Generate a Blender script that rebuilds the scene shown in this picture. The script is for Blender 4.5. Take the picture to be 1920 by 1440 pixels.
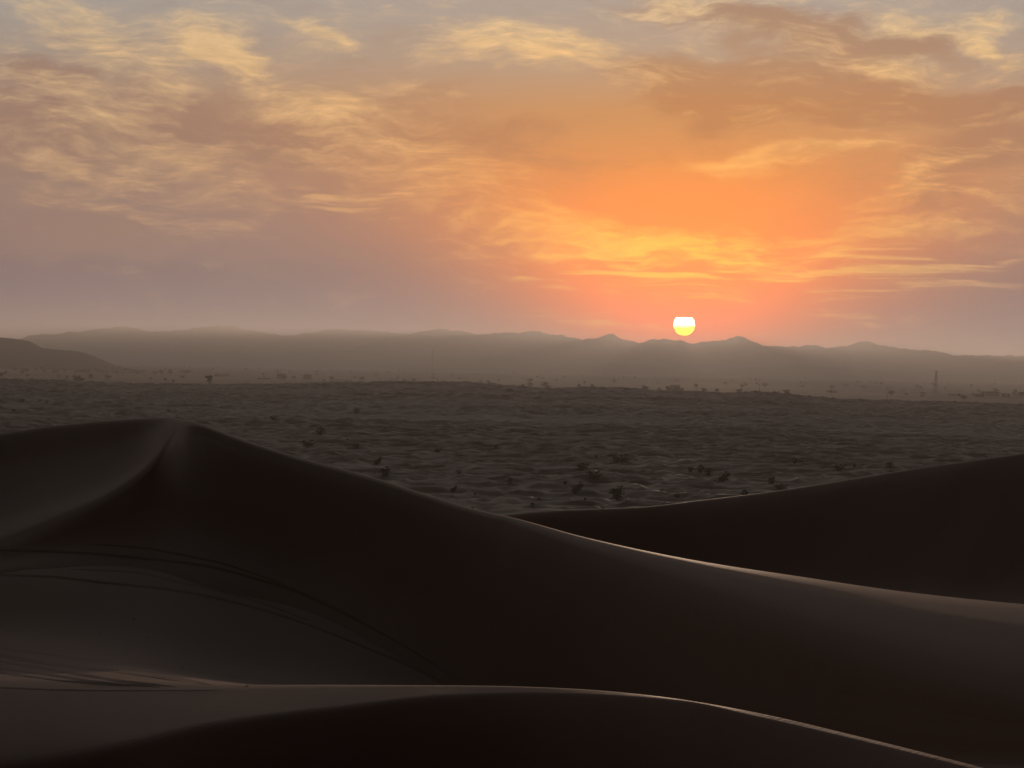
import bpy, math, random
import numpy as np
from mathutils import Matrix, Vector

random.seed(7)
rng = np.random.default_rng(7)
scene = bpy.context.scene
C = scene.collection
for o in list(bpy.data.objects):
    bpy.data.objects.remove(o)

# ------------------------------------------------------------------ camera
FPX = 4107.0                       # focal length in photo pixels (1920 wide)  = 77 mm on 36 mm
CAM_Z = 30.0                       # eye height above the far plain
PITCH = math.radians(-0.405)
ROLL = math.radians(1.146)         # horizon falls to the right
cam_data = bpy.data.cameras.new("camera")
cam_data.sensor_width = 36.0
cam_data.lens = 77.0
cam_data.clip_start = 0.5
cam_data.clip_end = 250000.0
cam = bpy.data.objects.new("camera", cam_data)
C.objects.link(cam)
Fv = np.array([0.0, math.cos(PITCH), math.sin(PITCH)])
U0 = np.array([0.0, -math.sin(PITCH), math.cos(PITCH)])
R0 = np.array([1.0, 0.0, 0.0])
Rv = R0 * math.cos(ROLL) + U0 * math.sin(ROLL)
Uv = U0 * math.cos(ROLL) - R0 * math.sin(ROLL)
m = Matrix(((Rv[0], Uv[0], -Fv[0], 0), (Rv[1], Uv[1], -Fv[1], 0), (Rv[2], Uv[2], -Fv[2], CAM_Z), (0, 0, 0, 1)))
cam.matrix_world = m
scene.camera = cam


def ray(px, py):
    sx = (np.asarray(px, float) - 960) / FPX
    sy = -(np.asarray(py, float) - 720) / FPX
    return [Fv[k] + Rv[k] * sx + Uv[k] * sy for k in range(3)]


def P(px, py, d):
    """world point at forward distance d seen at photo pixel px, py"""
    x, y, z = ray(px, py)
    return np.array([x / y * d, d * np.ones_like(x), CAM_Z + z / y * d])


def azel(px, py):
    x, y, z = ray(px, py)
    return math.degrees(math.atan2(x, y)), math.degrees(math.atan2(z, math.hypot(x, y)))


def py_of(px, d, z):
    sx = (np.asarray(px, float) - 960) / FPX
    k = z - CAM_Z
    sy = (d * (Fv[2] + Rv[2] * sx) - k * (Fv[1] + Rv[1] * sx)) / (k * Uv[1] - d * Uv[2])
    return 720 - sy * FPX


# ------------------------------------------------------------------ light and exposure
SUN_AZ, SUN_EL = azel(1283, 609)
sun_data = bpy.data.lights.new("sun_light", 'SUN')
sun_data.energy = 1.5
sun_data.angle = math.radians(0.6)
sun_data.color = (1.0, 0.68, 0.47)
sun_lamp = bpy.data.objects.new("sun_light", sun_data)
C.objects.link(sun_lamp)
_a, _e = math.radians(SUN_AZ), math.radians(SUN_EL)
SUNV = Vector((math.sin(_a) * math.cos(_e), math.cos(_a) * math.cos(_e), math.sin(_e)))
sun_lamp.rotation_euler = SUNV.to_track_quat('Z', 'Y').to_euler()
sun_lamp.location = (0, 0, 200)

scene.view_settings.view_transform = 'Standard'
scene.view_settings.look = 'None'
scene.view_settings.exposure = 0.0
scene.view_settings.gamma = 1.0
scene.view_settings.use_curve_mapping = False
scene.cycles.use_denoising = True
scene.cycles.max_bounces = 8
scene.cycles.diffuse_bounces = 2
scene.cycles.glossy_bounces = 2
scene.cycles.transparent_max_bounces = 8
scene.cycles.volume_bounces = 5
scene.cycles.sample_clamp_indirect = 4.0


def lin(c):
    out = []
    for v in c[:3]:
        v = v / 255.0
        out.append(v / 12.92 if v <= 0.04045 else ((v + 0.055) / 1.055) ** 2.4)
    return (*out, 1.0)


# ------------------------------------------------------------------ node expression helper
class NT:
    def __init__(self, tree):
        self.t = tree

    def new(self, kind, **kw):
        n = self.t.nodes.new(kind)
        for k, v in kw.items():
            setattr(n, k, v)
        return n

    def put(self, sock, v):
        if isinstance(v, bpy.types.NodeSocket):
            self.t.links.new(v, sock)
        else:
            sock.default_value = v

    def m(self, op, a, b=None, c=None, clamp=False):
        n = self.new('ShaderNodeMath', operation=op, use_clamp=clamp)
        for i, v in enumerate((a, b, c)):
            if v is not None:
                self.put(n.inputs[i], v)
        return n.outputs[0]

    def vm(self, op, a, b=None, s=None, out=0):
        n = self.new('ShaderNodeVectorMath', operation=op)
        self.put(n.inputs[0], a)
        if b is not None:
            self.put(n.inputs[1], b)
        if s is not None:
            self.put(n.inputs['Scale'], s)
        return n.outputs[out]

    def comb(self, x, y, z=0.0):
        n = self.new('ShaderNodeCombineXYZ')
        for i, v in enumerate((x, y, z)):
            self.put(n.inputs[i], v)
        return n.outputs[0]

    def smooth(self, v, a, b, lo=0.0, hi=1.0):
        n = self.new('ShaderNodeMapRange', interpolation_type='SMOOTHSTEP')
        self.put(n.inputs['Value'], v)
        n.inputs['From Min'].default_value = a
        n.inputs['From Max'].default_value = b
        n.inputs['To Min'].default_value = lo
        n.inputs['To Max'].default_value = hi
        return n.outputs[0]

    def noise(self, vec, scale, detail=4.0, rough=0.5, lac=2.0, dist=0.0, color=False):
        n = self.new('ShaderNodeTexNoise')
        self.put(n.inputs['Vector'], vec)
        n.inputs['Scale'].default_value = scale
        n.inputs['Detail'].default_value = detail
        n.inputs['Roughness'].default_value = rough
        n.inputs['Lacunarity'].default_value = lac
        n.inputs['Distortion'].default_value = dist
        return n.outputs['Color' if color else 0]

    def ramp(self, v, stops, interp='LINEAR'):
        n = self.new('ShaderNodeValToRGB')
        cr = n.color_ramp
        cr.interpolation = interp
        while len(cr.elements) < len(stops):
            cr.elements.new(0.5)
        for e, (p, c) in zip(cr.elements, stops):
            e.position = p
            e.color = c
        self.put(n.inputs[0], v)
        return n.outputs[0]

    def mix(self, f, a, b, blend='MIX'):
        n = self.new('ShaderNodeMix', data_type='RGBA', blend_type=blend)
        self.put(n.inputs[0], f)
        self.put(n.inputs[6], a)
        self.put(n.inputs[7], b)
        return n.outputs[2]


# ------------------------------------------------------------------ sky
world = bpy.data.worlds.new("World")
scene.world = world
world.use_nodes = True
wt = world.node_tree
wt.nodes.clear()
W = NT(wt)
wdir = W.new('ShaderNodeTexCoord').outputs['Generated']
wsep = W.new('ShaderNodeSeparateXYZ')
wt.links.new(wdir, wsep.inputs[0])
DX, DY, DZ = wsep.outputs
DEG = 180 / math.pi
el = W.m('MULTIPLY', W.m('ARCSINE', DZ), DEG)
az = W.m('MULTIPLY', W.m('ARCTAN2', DX, DY), DEG)
ang = W.m('MULTIPLY', W.m('ARCCOSINE', W.vm('DOT_PRODUCT', wdir, tuple(SUNV), out=1)), DEG)

# the Nishita sky gives the dome above and behind its dusk colour
nis = W.new('ShaderNodeTexSky', sky_type='NISHITA')
nis.sun_disc = False
nis.sun_elevation = math.radians(SUN_EL)
nis.sun_rotation = math.radians(SUN_AZ)
nis.altitude = 100
nis.air_density = 1.5
nis.dust_density = 3.0
nis.ozone_density = 1.0
NIS = W.vm('SCALE', nis.outputs[0], s=0.03)

elc = W.m('MULTIPLY', W.m('MAXIMUM', el, 0.0), 1 / 30.0)          # 0..30 degrees -> 0..1
def st(e, c, k=1.0):
    q = lin(c)
    return (e / 30.0, (q[0] * k, q[1] * k, q[2] * k, 1))
side = W.ramp(elc, [st(0, (84, 74, 100)), st(0.9, (84, 74, 100)), st(1.7, (88, 76, 98)), st(2.4, (102, 84, 96)), st(3.5, (134, 106, 102)), st(6.0, (160, 130, 106)),
                    st(9.0, (160, 153, 146)), st(14, (164, 160, 155)), st(30, (134, 134, 136))])
glow = W.ramp(elc, [st(0, (255, 100, 0)), st(0.9, (255, 110, 0)), st(1.5, (255, 116, 0)), st(2.4, (255, 130, 0)), st(3.5, (255, 136, 0)),
                    st(5.2, (240, 144, 54)), st(6.8, (214, 146, 82)), st(8.0, (190, 156, 126)), st(9.4, (178, 160, 146)), st(16, (166, 160, 154)),
                    st(30, (134, 134, 136))])
daz = W.m('SUBTRACT', az, SUN_AZ)
sig = W.m('MULTIPLY_ADD', W.m('MINIMUM', W.m('MAXIMUM', el, 0.0), 8.0), 0.92, 3.6)
gq = W.m('DIVIDE', daz, sig)
G = W.m('EXPONENT', W.m('MULTIPLY', W.m('MULTIPLY', gq, gq), -1.0))
base = W.mix(G, side, glow)

# cloud coordinates: directions warped by slow noise, then placed masses; fine wisps come from a noise laid on a cloud layer overhead
cc = W.comb(az, el, 0.0)
warp = W.noise(W.vm('MULTIPLY', cc, (0.26, 0.50, 0.0)), 1.0, detail=4.0, rough=0.50, color=True)
warpv = W.vm('SUBTRACT', warp, (0.5, 0.5, 0.5))
cw = W.vm('ADD', cc, W.vm('MULTIPLY', warpv, (2.4, 1.3, 0.0)))
pdir = W.vm('ADD', cc, W.vm('MULTIPLY', warpv, (4.2, 2.0, 0.0)))
def stretched(vec, rot, sx, sy, detail, rough, dist=0.0):
    mp = W.new('ShaderNodeMapping')
    mp.inputs['Rotation'].default_value = (0, 0, math.radians(rot))
    mp.inputs['Scale'].default_value = (sx, sy, 1)
    wt.links.new(vec, mp.inputs[0])
    return W.noise(mp.outputs[0], 1.0, detail=detail, rough=rough, dist=dist)
wisp = stretched(cw, 16, 0.42, 1.35, 7.0, 0.62, 0.1)
fib = stretched(cw, 22, 1.3, 6.0, 5.0, 0.62, 0.15)
fan = W.vm('ADD', W.vm('MULTIPLY', cc, (0.30, 4.6, 0.0)), W.vm('MULTIPLY', warpv, (1.2, 1.6, 1.0)))
streakn = W.noise(fan, 1.0, detail=5.0, rough=0.55, dist=0.35)


def blobs(items):
    tot = None
    for cx, cy, rx, ry, rot, amp in items:
        a0, e0 = azel(cx, cy)
        mp = W.new('ShaderNodeMapping', vector_type='TEXTURE')
        mp.inputs['Location'].default_value = (a0, e0, 0)
        mp.inputs['Rotation'].default_value = (0, 0, math.radians(-rot))
        k = 1.35 * DEG / FPX
        mp.inputs['Scale'].default_value = (rx * k, ry * k, 1)
        wt.links.new(pdir, mp.inputs[0])
        g = W.new('ShaderNodeTexGradient', gradient_type='SPHERICAL')
        wt.links.new(mp.outputs[0], g.inputs[0])
        tot = W.m('MULTIPLY_ADD', g.outputs[1], amp, tot if tot is not None else 0.0)
    return tot


LIT = [(1130, 235, 300, 85, 8, -.8), (1290, 375, 230, 60, 0, -.6), (170, 70, 200, 45, 25, 1.0), (100, 170, 120, 60, 5, .6), (380, 75, 120, 45, 5, 1.1), (490, 135, 190, 50, 24, .8),
       (580, 50, 110, 14, 20, .7), (990, 105, 210, 45, 8, 1.3), (810, 165, 120, 16, 6, .8), (1230, 6, 120, 18, 0, .9),
       (1590, 105, 110, 24, 14, .8), (1740, 45, 100, 24, 15, 1.0), (1880, 95, 80, 30, 30, 1.0), (1890, 40, 70, 24, 5, .9),
       (1390, 290, 150, 30, -3, 1.2), (1590, 270, 70, 12, -5, .7), (1780, 300, 90, 18, -18, .8), (700, 240, 190, 50, 12, .6),
       (300, 310, 230, 70, 15, .55), (900, 390, 330, 80, 18, .5), (1230, 455, 280, 45, 6, 1.2), (1690, 360, 100, 34, -15, .8),
       (1870, 390, 90, 12, 10, .8), (1650, 440, 260, 30, 0, .7), (260, 395, 220, 16, 10, .6), (110, 290, 160, 30, 8, .5)]
DARK = [(1440, 165, 280, 62, 2, 2.0), (1720, 188, 190, 26, 4, 1.6), (1530, 52, 300, 40, 8, 1.2), (420, 235, 270, 60, 10, 1.1),
        (50, 130, 110, 34, 5, .8), (50, 240, 130, 70, 10, .9), (1840, 270, 140, 55, -15, 1.2), (1740, 375, 70, 45, 10, 1.2),
        (250, 450, 360, 60, 5, .8), (900, 250, 260, 60, 8, .6), (960, 460, 160, 40, 0, .5)]
STREAK = [(1360, 515, 300, 30, -2, 1.3), (1120, 535, 170, 24, 1, 1.1), (1640, 540, 280, 22, 1, 1.0), (1760, 490, 240, 26, 0, .8),
          (650, 362, 130, 18, 0, 1.2), (1230, 470, 260, 26, 2, .8), (1480, 580, 240, 10, 2, .7), (1100, 600, 260, 14, 1, .5)]
general = W.m('MULTIPLY', W.smooth(el, 1.6, 4.5), W.smooth(el, 50.0, 20.0))
BL = W.m('MULTIPLY_ADD', general, 0.16, blobs(LIT))
BD = W.m('MULTIPLY_ADD', general, 0.13, blobs(DARK))
BS = blobs(STREAK)
wn = W.m('SUBTRACT', wisp, 0.5)
fn = W.m('SUBTRACT', fib, 0.5)
L = W.smooth(W.m('MULTIPLY_ADD', fn, 1.15, W.m('MULTIPLY_ADD', wn, 2.6, BL)), 0.06, 1.45)
D = W.smooth(W.m('MULTIPLY_ADD', fn, -0.5, W.m('MULTIPLY_ADD', wn, -1.5, BD)), 0.12, 0.95)
S = W.m('MULTIPLY', W.smooth(streakn, 0.47, 0.64), W.smooth(BS, 0.05, 0.55))
litcol = W.mix(G, W.ramp(elc, [st(0, (190, 140, 115)), st(4, (202, 156, 110)), st(8, (212, 178, 132)), st(14, (190, 180, 165)), st(30, (120, 124, 130))]),
               W.ramp(elc, [st(0, (255, 150, 50)), st(2.5, (255, 190, 55)), st(4.5, (255, 166, 60)), st(7, (246, 182, 104)), st(9, (236, 196, 140)), st(30, (120, 124, 130))]))
darkcol = W.mix(G, W.ramp(elc, [st(0, (136, 110, 104)), st(3, (142, 108, 96)), st(7, (146, 114, 100)), st(14, (118, 114, 114)), st(30, (76, 80, 88))]),
                W.ramp(elc, [st(0, (215, 110, 45)), st(3, (235, 135, 52)), st(5, (206, 126, 58)), st(7, (196, 127, 70)), st(8.2, (182, 134, 96)), st(14, (118, 114, 114)), st(30, (76, 80, 88))]))
sky = W.mix(W.m('MULTIPLY', D, 0.85), base, darkcol)
litcol = W.vm('SCALE', litcol, s=W.m('MULTIPLY_ADD', fib, 0.7, 0.70))
sky = W.mix(W.m('MULTIPLY', L, 0.95), sky, litcol)
sky = W.mix(W.m('MULTIPLY', S, 0.8), sky, litcol)
near = W.m('MULTIPLY', W.m('MULTIPLY', G, G), W.smooth(el, 6.5, 1.5))          # the sky round the sun outshines the rest
sky = W.vm('MULTIPLY', sky, W.comb(W.m('MULTIPLY_ADD', near, 1.1, 1.0), W.m('MULTIPLY_ADD', near, 0.55, 1.0), W.m('MULTIPLY_ADD', near, -0.6, 1.0)))
# away from the sunset the sky falls off to the deep dusk dome
fall = W.smooth(W.m('MULTIPLY_ADD', W.smooth(el, 14.0, 2.0), -22.0, ang), 16.0, 54.0)
sky = W.mix(fall, sky, NIS)
below = W.smooth(el, 0.0, -4.0)
sky = W.mix(below, sky, (0.035, 0.030, 0.030, 1))
bg = W.new('ShaderNodeBackground')
wt.links.new(sky, bg.inputs[0])
bg.inputs[1].default_value = 1.0
world.cycles.sampling_method = 'MANUAL'
world.cycles.sample_map_resolution = 256
wo = W.new('ShaderNodeOutputWorld')
wt.links.new(bg.outputs[0], wo.inputs[0])


# ------------------------------------------------------------------ materials
def material(name, col, rough=0.9, spec=0.2, build=None):
    mt = bpy.data.materials.new(name)
    mt.use_nodes = True
    t = mt.node_tree
    b = t.nodes['Principled BSDF']
    b.inputs['Base Color'].default_value = (*col, 1)
    b.inputs['Roughness'].default_value = rough
    b.inputs['Specular IOR Level'].default_value = spec
    if build:
        build(NT(t), b)
    return mt


def sand_nodes(c1, c2, c3, ripple=0.0, rip_scale=5.0, grain=1.0, big=0.05):
    def f(N, b):
        pos = N.new('ShaderNodeNewGeometry').outputs['Position']
        n1 = N.noise(pos, big, detail=5.0, rough=0.55)
        n2 = N.noise(pos, 2.2, detail=6.0, rough=0.65)
        n3 = N.noise(pos, 40.0, detail=2.0)
        col = N.mix(N.smooth(n1, 0.35, 0.68), (*c1, 1), (*c2, 1))
        col = N.mix(N.m('MULTIPLY', N.smooth(n2, 0.5, 0.75), 0.35), col, (*c3, 1))
        col = N.mix(N.m('MULTIPLY', n3, 0.25), col, (c1[0] * .6, c1[1] * .6, c1[2] * .6, 1))
        N.put(b.inputs['Base Color'], col)
        h = N.m('MULTIPLY', n2, 0.03 * grain)
        h = N.m('MULTIPLY_ADD', n3, 0.003 * grain, h)
        if ripple:
            wv = N.new('ShaderNodeTexWave', wave_type='BANDS', bands_direction='X', wave_profile='SIN')
            mp = N.new('ShaderNodeMapping')
            mp.inputs['Rotation'].default_value = (0, 0, math.radians(38))
            N.t.links.new(pos, mp.inputs[0])
            N.t.links.new(mp.outputs[0], wv.inputs[0])
            wv.inputs['Scale'].default_value = rip_scale
            wv.inputs['Distortion'].default_value = 3.5
            wv.inputs['Detail'].default_value = 2.0
            wv.inputs['Detail Scale'].default_value = 0.35
            amt = N.m('MULTIPLY', N.smooth(n1, 0.38, 0.6), ripple)
            h = N.m('MULTIPLY_ADD', wv.outputs['Fac'] if 'Fac' in wv.outputs else wv.outputs[1], amt, h)
        bp = N.new('ShaderNodeBump')
        bp.inputs['Strength'].default_value = 1.0
        bp.inputs['Distance'].default_value = 1.0
        N.t.links.new(h, bp.inputs['Height'])
        N.t.links.new(bp.outputs[0], b.inputs['Normal'])
    return f


M_SAND = material('dune_sand', (0.26, 0.17, 0.12), 0.62, 0.27,
                  sand_nodes((0.265, 0.108, 0.062), (0.30, 0.134, 0.080), (0.24, 0.100, 0.058), ripple=0.0025, rip_scale=1.6, grain=0.4))
M_FIELD = material('dune_field_sand', (0.26, 0.18, 0.13), 0.6, 0.4,
                   sand_nodes((0.285, 0.178, 0.135), (0.34, 0.22, 0.17), (0.23, 0.145, 0.112), grain=1.0, big=0.02))
M_PLAIN = material('gravel_plain', (0.2, 0.17, 0.14), 0.95, 0.1,
                   sand_nodes((0.30, 0.27, 0.24), (0.42, 0.38, 0.34), (0.20, 0.18, 0.16), grain=0.5, big=0.004))
M_ROCK = material('mountain_rock', (0.12, 0.1, 0.09), 0.95, 0.1,
                  sand_nodes((0.10, 0.085, 0.075), (0.15, 0.125, 0.105), (0.08, 0.07, 0.065), grain=0.0, big=0.003))


def leaf_nodes(c1, c2):
    def f(N, b):
        info = N.new('ShaderNodeObjectInfo').outputs['Random']
        pos = N.new('ShaderNodeTexCoord').outputs['Object']
        n = N.noise(pos, 1.4, detail=3.0)
        N.put(b.inputs['Base Color'], N.mix(N.m('ADD', N.m('MULTIPLY', info, 0.5), N.m('MULTIPLY', n, 0.5)), (*c1, 1), (*c2, 1)))
    return f


M_LEAF = material('shrub_leaf', (0.05, 0.06, 0.03), 0.8, 0.15, leaf_nodes((0.055, 0.058, 0.032), (0.10, 0.10, 0.06)))
M_BARK = material('bark', (0.09, 0.065, 0.045), 0.95, 0.1, leaf_nodes((0.06, 0.045, 0.03), (0.12, 0.085, 0.06)))
def plaster(c):
    return leaf_nodes(tuple(v * .85 for v in c), c)
M_WHITE = material('white_plaster', (0.75, 0.72, 0.67), 0.8, 0.2, plaster((0.78, 0.74, 0.68)))
M_TAN = material('tan_plaster', (0.35, 0.29, 0.23), 0.85, 0.2, plaster((0.38, 0.31, 0.25)))
M_GREY = material('grey_plaster', (0.16, 0.15, 0.14), 0.85, 0.2, plaster((0.17, 0.155, 0.145)))
M_DARKGLASS = material('dark_glass', (0.03, 0.03, 0.035), 0.2, 0.5, plaster((0.035, 0.035, 0.04)))
M_STEEL = material('dark_steel', (0.1, 0.09, 0.085), 0.6, 0.4, plaster((0.11, 0.10, 0.095)))
M_STONE = material('dark_stone', (0.06, 0.05, 0.045), 0.9, 0.2, plaster((0.07, 0.058, 0.05)))


# ------------------------------------------------------------------ numpy helpers
def mesh_obj(name, verts, faces, mat, parent=None, smooth=True, link=True):
    me = bpy.data.meshes.new(name)
    verts = np.asarray(verts, np.float32)
    if isinstance(faces, np.ndarray):
        n, k = faces.shape
        me.vertices.add(len(verts))
        me.vertices.foreach_set('co', verts.ravel())
        me.loops.add(n * k)
        me.loops.foreach_set('vertex_index', faces.astype(np.int32).ravel())
        me.polygons.add(n)
        me.polygons.foreach_set('loop_start', np.arange(0, n * k, k, dtype=np.int32))
        me.polygons.foreach_set('loop_total', np.full(n, k, np.int32))
        me.update(calc_edges=True)
    else:
        me.from_pydata([tuple(map(float, v)) for v in verts], [], faces)
        me.update()
    if smooth:
        me.polygons.foreach_set('use_smooth', np.ones(len(me.polygons), bool))
    if mat:
        me.materials.append(mat)
    o = bpy.data.objects.new(name, me)
    if link:
        C.objects.link(o)
    if parent:
        o.parent = parent
    return o


def grid_faces(nr, nc):
    i = np.arange(nr * nc).reshape(nr, nc)
    return np.stack([i[:-1, :-1], i[:-1, 1:], i[1:, 1:], i[1:, :-1]], -1).reshape(-1, 4)


def tag(o, label=None, cat=None, group=None, kind=None):
    if label: o['label'] = label
    if cat: o['category'] = cat
    if group: o['group'] = group
    if kind: o['kind'] = kind
    return o


def _hash(ix, iy, seed):
    h = (ix.astype(np.int64) * 374761393 + iy.astype(np.int64) * 668265263 + seed * 974634777) & 0xFFFFFFFF
    h = ((h ^ (h >> 13)) * 1274126177) & 0xFFFFFFFF
    h = h ^ (h >> 16)
    return h / 4294967295.0


def perlin(x, y, seed=0):
    ix, iy = np.floor(x), np.floor(y)
    fx, fy = x - ix, y - iy
    ux, uy = fx ** 3 * (fx * (fx * 6 - 15) + 10), fy ** 3 * (fy * (fy * 6 - 15) + 10)
    def g(dx, dy):
        a = _hash(ix + dx, iy + dy, seed) * 2 * np.pi
        return np.cos(a) * (fx - dx) + np.sin(a) * (fy - dy)
    a = g(0, 0) * (1 - ux) + g(1, 0) * ux
    b = g(0, 1) * (1 - ux) + g(1, 1) * ux
    return (a * (1 - uy) + b * uy) * 1.4


def fbm(x, y, seed=0, octv=4, gain=0.5):
    s, a = 0, 1.0
    for k in range(octv):
        s = s + a * perlin(x * 2 ** k, y * 2 ** k, seed + 17 * k)
        a *= gain
    return s


def pchip(x, y, xi):
    """monotone cubic; y may be (n, m) with column-wise data along axis 0; x (n,)"""
    x = np.asarray(x, float); y = np.asarray(y, float)
    sh = (-1,) + (1,) * (y.ndim - 1)
    h = np.diff(x).reshape(sh)
    d = np.diff(y, axis=0) / h
    mm = np.zeros_like(y)
    w1 = 2 * h[1:] + h[:-1]; w2 = h[1:] + 2 * h[:-1]
    with np.errstate(divide='ignore', invalid='ignore'):
        hm = (w1 + w2) / (w1 / d[:-1] + w2 / d[1:])
    mm[1:-1] = np.where(d[:-1] * d[1:] > 0, hm, 0)
    mm[0], mm[-1] = d[0], d[-1]
    i = np.clip(np.searchsorted(x, xi) - 1, 0, len(x) - 2)
    t = (np.asarray(xi) - x[i]).reshape(sh) / h[i]
    hh = h[i]
    return ((1 + 2 * t) * (1 - t) ** 2 * y[i] + t * (1 - t) ** 2 * hh * mm[i]
            + t * t * (3 - 2 * t) * y[i + 1] + t * t * (t - 1) * hh * mm[i + 1])


def curve(pts, xi, sm=0.0):
    pts = sorted(pts)
    y = pchip([p[0] for p in pts], [p[1] for p in pts], xi)
    if sm:
        y = gsmooth(y, sm)
    return y


def gsmooth(y, s, axis=0):
    r = int(3 * s) + 1
    k = np.exp(-0.5 * (np.arange(-r, r + 1) / s) ** 2); k /= k.sum()
    y = np.moveaxis(np.asarray(y, float), axis, 0)
    pad = np.concatenate([2 * y[:1] - y[r:0:-1], y, 2 * y[-1:] - y[-2:-r - 2:-1]])
    out = sum(k[j] * pad[j:j + len(y)] for j in range(2 * r + 1))
    return np.moveaxis(out, 0, axis)


class Patch:
    """a sheet of sand lofted through rows; each row gives distance and height for every column"""
    def __init__(self, u, rows, sub, smv=0.0, smu=0.0):
        Dr = np.array([r[0] for r in rows]); Zr = np.array([r[1] for r in rows])   # (nrow, nu)
        seg = np.hypot(np.diff(Dr, axis=0), np.diff(Zr, axis=0)).mean(1)
        s = np.concatenate([[0], np.cumsum(np.maximum(seg, 1e-3))])
        si = np.concatenate([np.linspace(s[i], s[i + 1], sub[i], endpoint=False) for i in range(len(sub))] + [[s[-1]]])
        D = np.empty((len(si), len(u))); Z = np.empty_like(D)
        D[:] = pchip(s, Dr, si); Z[:] = pchip(s, Zr, si)
        if smv:
            D, Z = gsmooth(D, smv), gsmooth(Z, smv)
        if smu:
            D, Z = gsmooth(D, smu, 1), gsmooth(Z, smu, 1)
        self.u, self.D, self.Z = u, D, Z

    def xyz(self):
        U = np.broadcast_to(self.u, self.D.shape)
        py = py_of(U, self.D, self.Z)
        x, y, z = ray(U, py)
        return np.stack([x / y * self.D, self.D, self.Z], -1)

    def build(self, name, mat):
        V = self.xyz()
        o = mesh_obj(name, V.reshape(-1, 3), grid_faces(*self.D.shape)[:, ::-1], mat)
        return o

    def hit(self, px, py):
        """nearest point of the sheet seen at that photo pixel"""
        j = int(np.clip(np.searchsorted(self.u, px), 1, len(self.u) - 1))
        t = (px - self.u[j - 1]) / (self.u[j] - self.u[j - 1])
        d = self.D[:, j - 1] * (1 - t) + self.D[:, j] * t
        z = self.Z[:, j - 1] * (1 - t) + self.Z[:, j] * t
        q = py_of(np.full_like(d, px), d, z)
        sg = (q[:-1] - py) * (q[1:] - py)
        idx = np.nonzero((sg <= 0) & (q[:-1] != q[1:]))[0]
        if len(idx):
            w = (py - q[idx]) / (q[idx + 1] - q[idx])
            dd = d[idx] + w * (d[idx + 1] - d[idx])
            zz_ = z[idx] + w * (z[idx + 1] - z[idx])
            k = int(np.argmin(dd))
            best = (dd[k], zz_[k])
        else:
            i = int(np.argmin(np.abs(q - py)))
            best = (d[i], z[i])
        x, y, zz = ray(px, py_of(px, best[0], best[1]))
        return np.array([x / y * best[0], best[0], best[1]])


def zrow(u, py, d):
    x, y, z = ray(u, py)
    return d, CAM_Z + z / y * d


def slip_base(u, d0, z0, py, run):
    """foot of a slope that falls from (d0, z0) towards the camera with horizontal run per drop, seen at py"""
    x, y, z = ray(u, py)
    k = -z / y
    h = (z0 - CAM_Z + k * d0) / (1 + k * run)
    h = np.maximum(h, 0.15)
    return d0 - run * h, z0 - h


# ------------------------------------------------------------------ the ground
gx, gy = np.meshgrid(np.linspace(-26000, 26000, 60), np.concatenate([np.linspace(-2500, 3000, 12), np.linspace(3500, 33000, 40)]))
gz = np.zeros_like(gx)
tag(mesh_obj('plain_ground', np.stack([gx, gy, gz], -1).reshape(-1, 3), grid_faces(*gx.shape), M_PLAIN), kind='structure')

# --- mountain ranges on the horizon
def mountain(name, sil, d, depth, label_seed, px0, px1, n=420, rough=1.0):
    u = np.linspace(px0, px1, n)
    pyr = curve(sil, u)
    x0, y0, z0 = ray(u, pyr)
    X = x0 / y0 * d
    H = CAM_Z + z0 / y0 * d
    H = np.maximum(H, 1.0)
    prof = np.linspace(-1, 1, 61)
    Xg, T = np.meshgrid(X, prof)
    Yg = d + T * depth
    spur = np.abs(fbm(Xg / 900, Yg / 1400, label_seed, 5))
    Pm = np.clip(1 - np.abs(T), 0, 1)
    env = Pm ** 1.25
    Zg = H[None] * env * (1 - 0.55 * np.clip(spur, 0, 1) * (4 * Pm * (1 - Pm)) * rough)
    Zg += H[None] * 0.05 * fbm(Xg / 160, Yg / 160, label_seed + 9, 3) * env * (np.abs(T) > 0.02)
    Zg[np.abs(T) > 0.999] = -5
    o = mesh_obj(name, np.stack([Xg, Yg, Zg], -1).reshape(-1, 3), grid_faces(*Xg.shape), M_ROCK)
    tag(o, kind='structure')
    return o

rugged = lambda pts, a, seed: [(x, y - 0.7 * a + a * fbm(np.array([x / 30.0]), np.array([3.3]), seed, 4, 0.65)[0]) for x, y in pts]
def densify(pts, step=4, a=3.0, seed=3):
    xs = np.arange(pts[0][0], pts[-1][0], step)
    ys = np.interp(xs, [p[0] for p in pts], [p[1] for p in pts])
    return rugged(list(zip(xs, ys)), a, seed)
SIL_FAR = [(-700, 640), (-400, 628), (-200, 634), (0, 640), (100, 628), (180, 620), (235, 616), (300, 624), (350, 620), (395, 613), (435, 614),
           (480, 622), (520, 631), (570, 626), (630, 617), (700, 621), (780, 630), (900, 655), (1000, 690)]
SIL_MID = [(560, 685), (640, 660), (720, 637), (770, 629), (820, 620), (850, 622), (905, 628), (960, 626), (1010, 623), (1060, 632), (1092, 640),
           (1125, 634), (1146, 626), (1170, 636), (1200, 644), (1222, 638), (1260, 642), (1275, 640), (1300, 645), (1345, 643), (1380, 631),
           (1405, 641), (1432, 648), (1480, 652), (1510, 650), (1560, 653), (1590, 650), (1625, 642), (1655, 649), (1690, 655), (1720, 660),
           (1752, 659), (1790, 666), (1850, 667), (1920, 672), (2100, 676), (2300, 668), (2600, 690)]
mountain('far_mountains', densify(SIL_FAR, seed=5), 20500, 1800, 11, -700, 1000)
mountain('mountains', densify(SIL_MID, seed=8, a=3.4), 18600, 2000, 23, 560, 2600)
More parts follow.
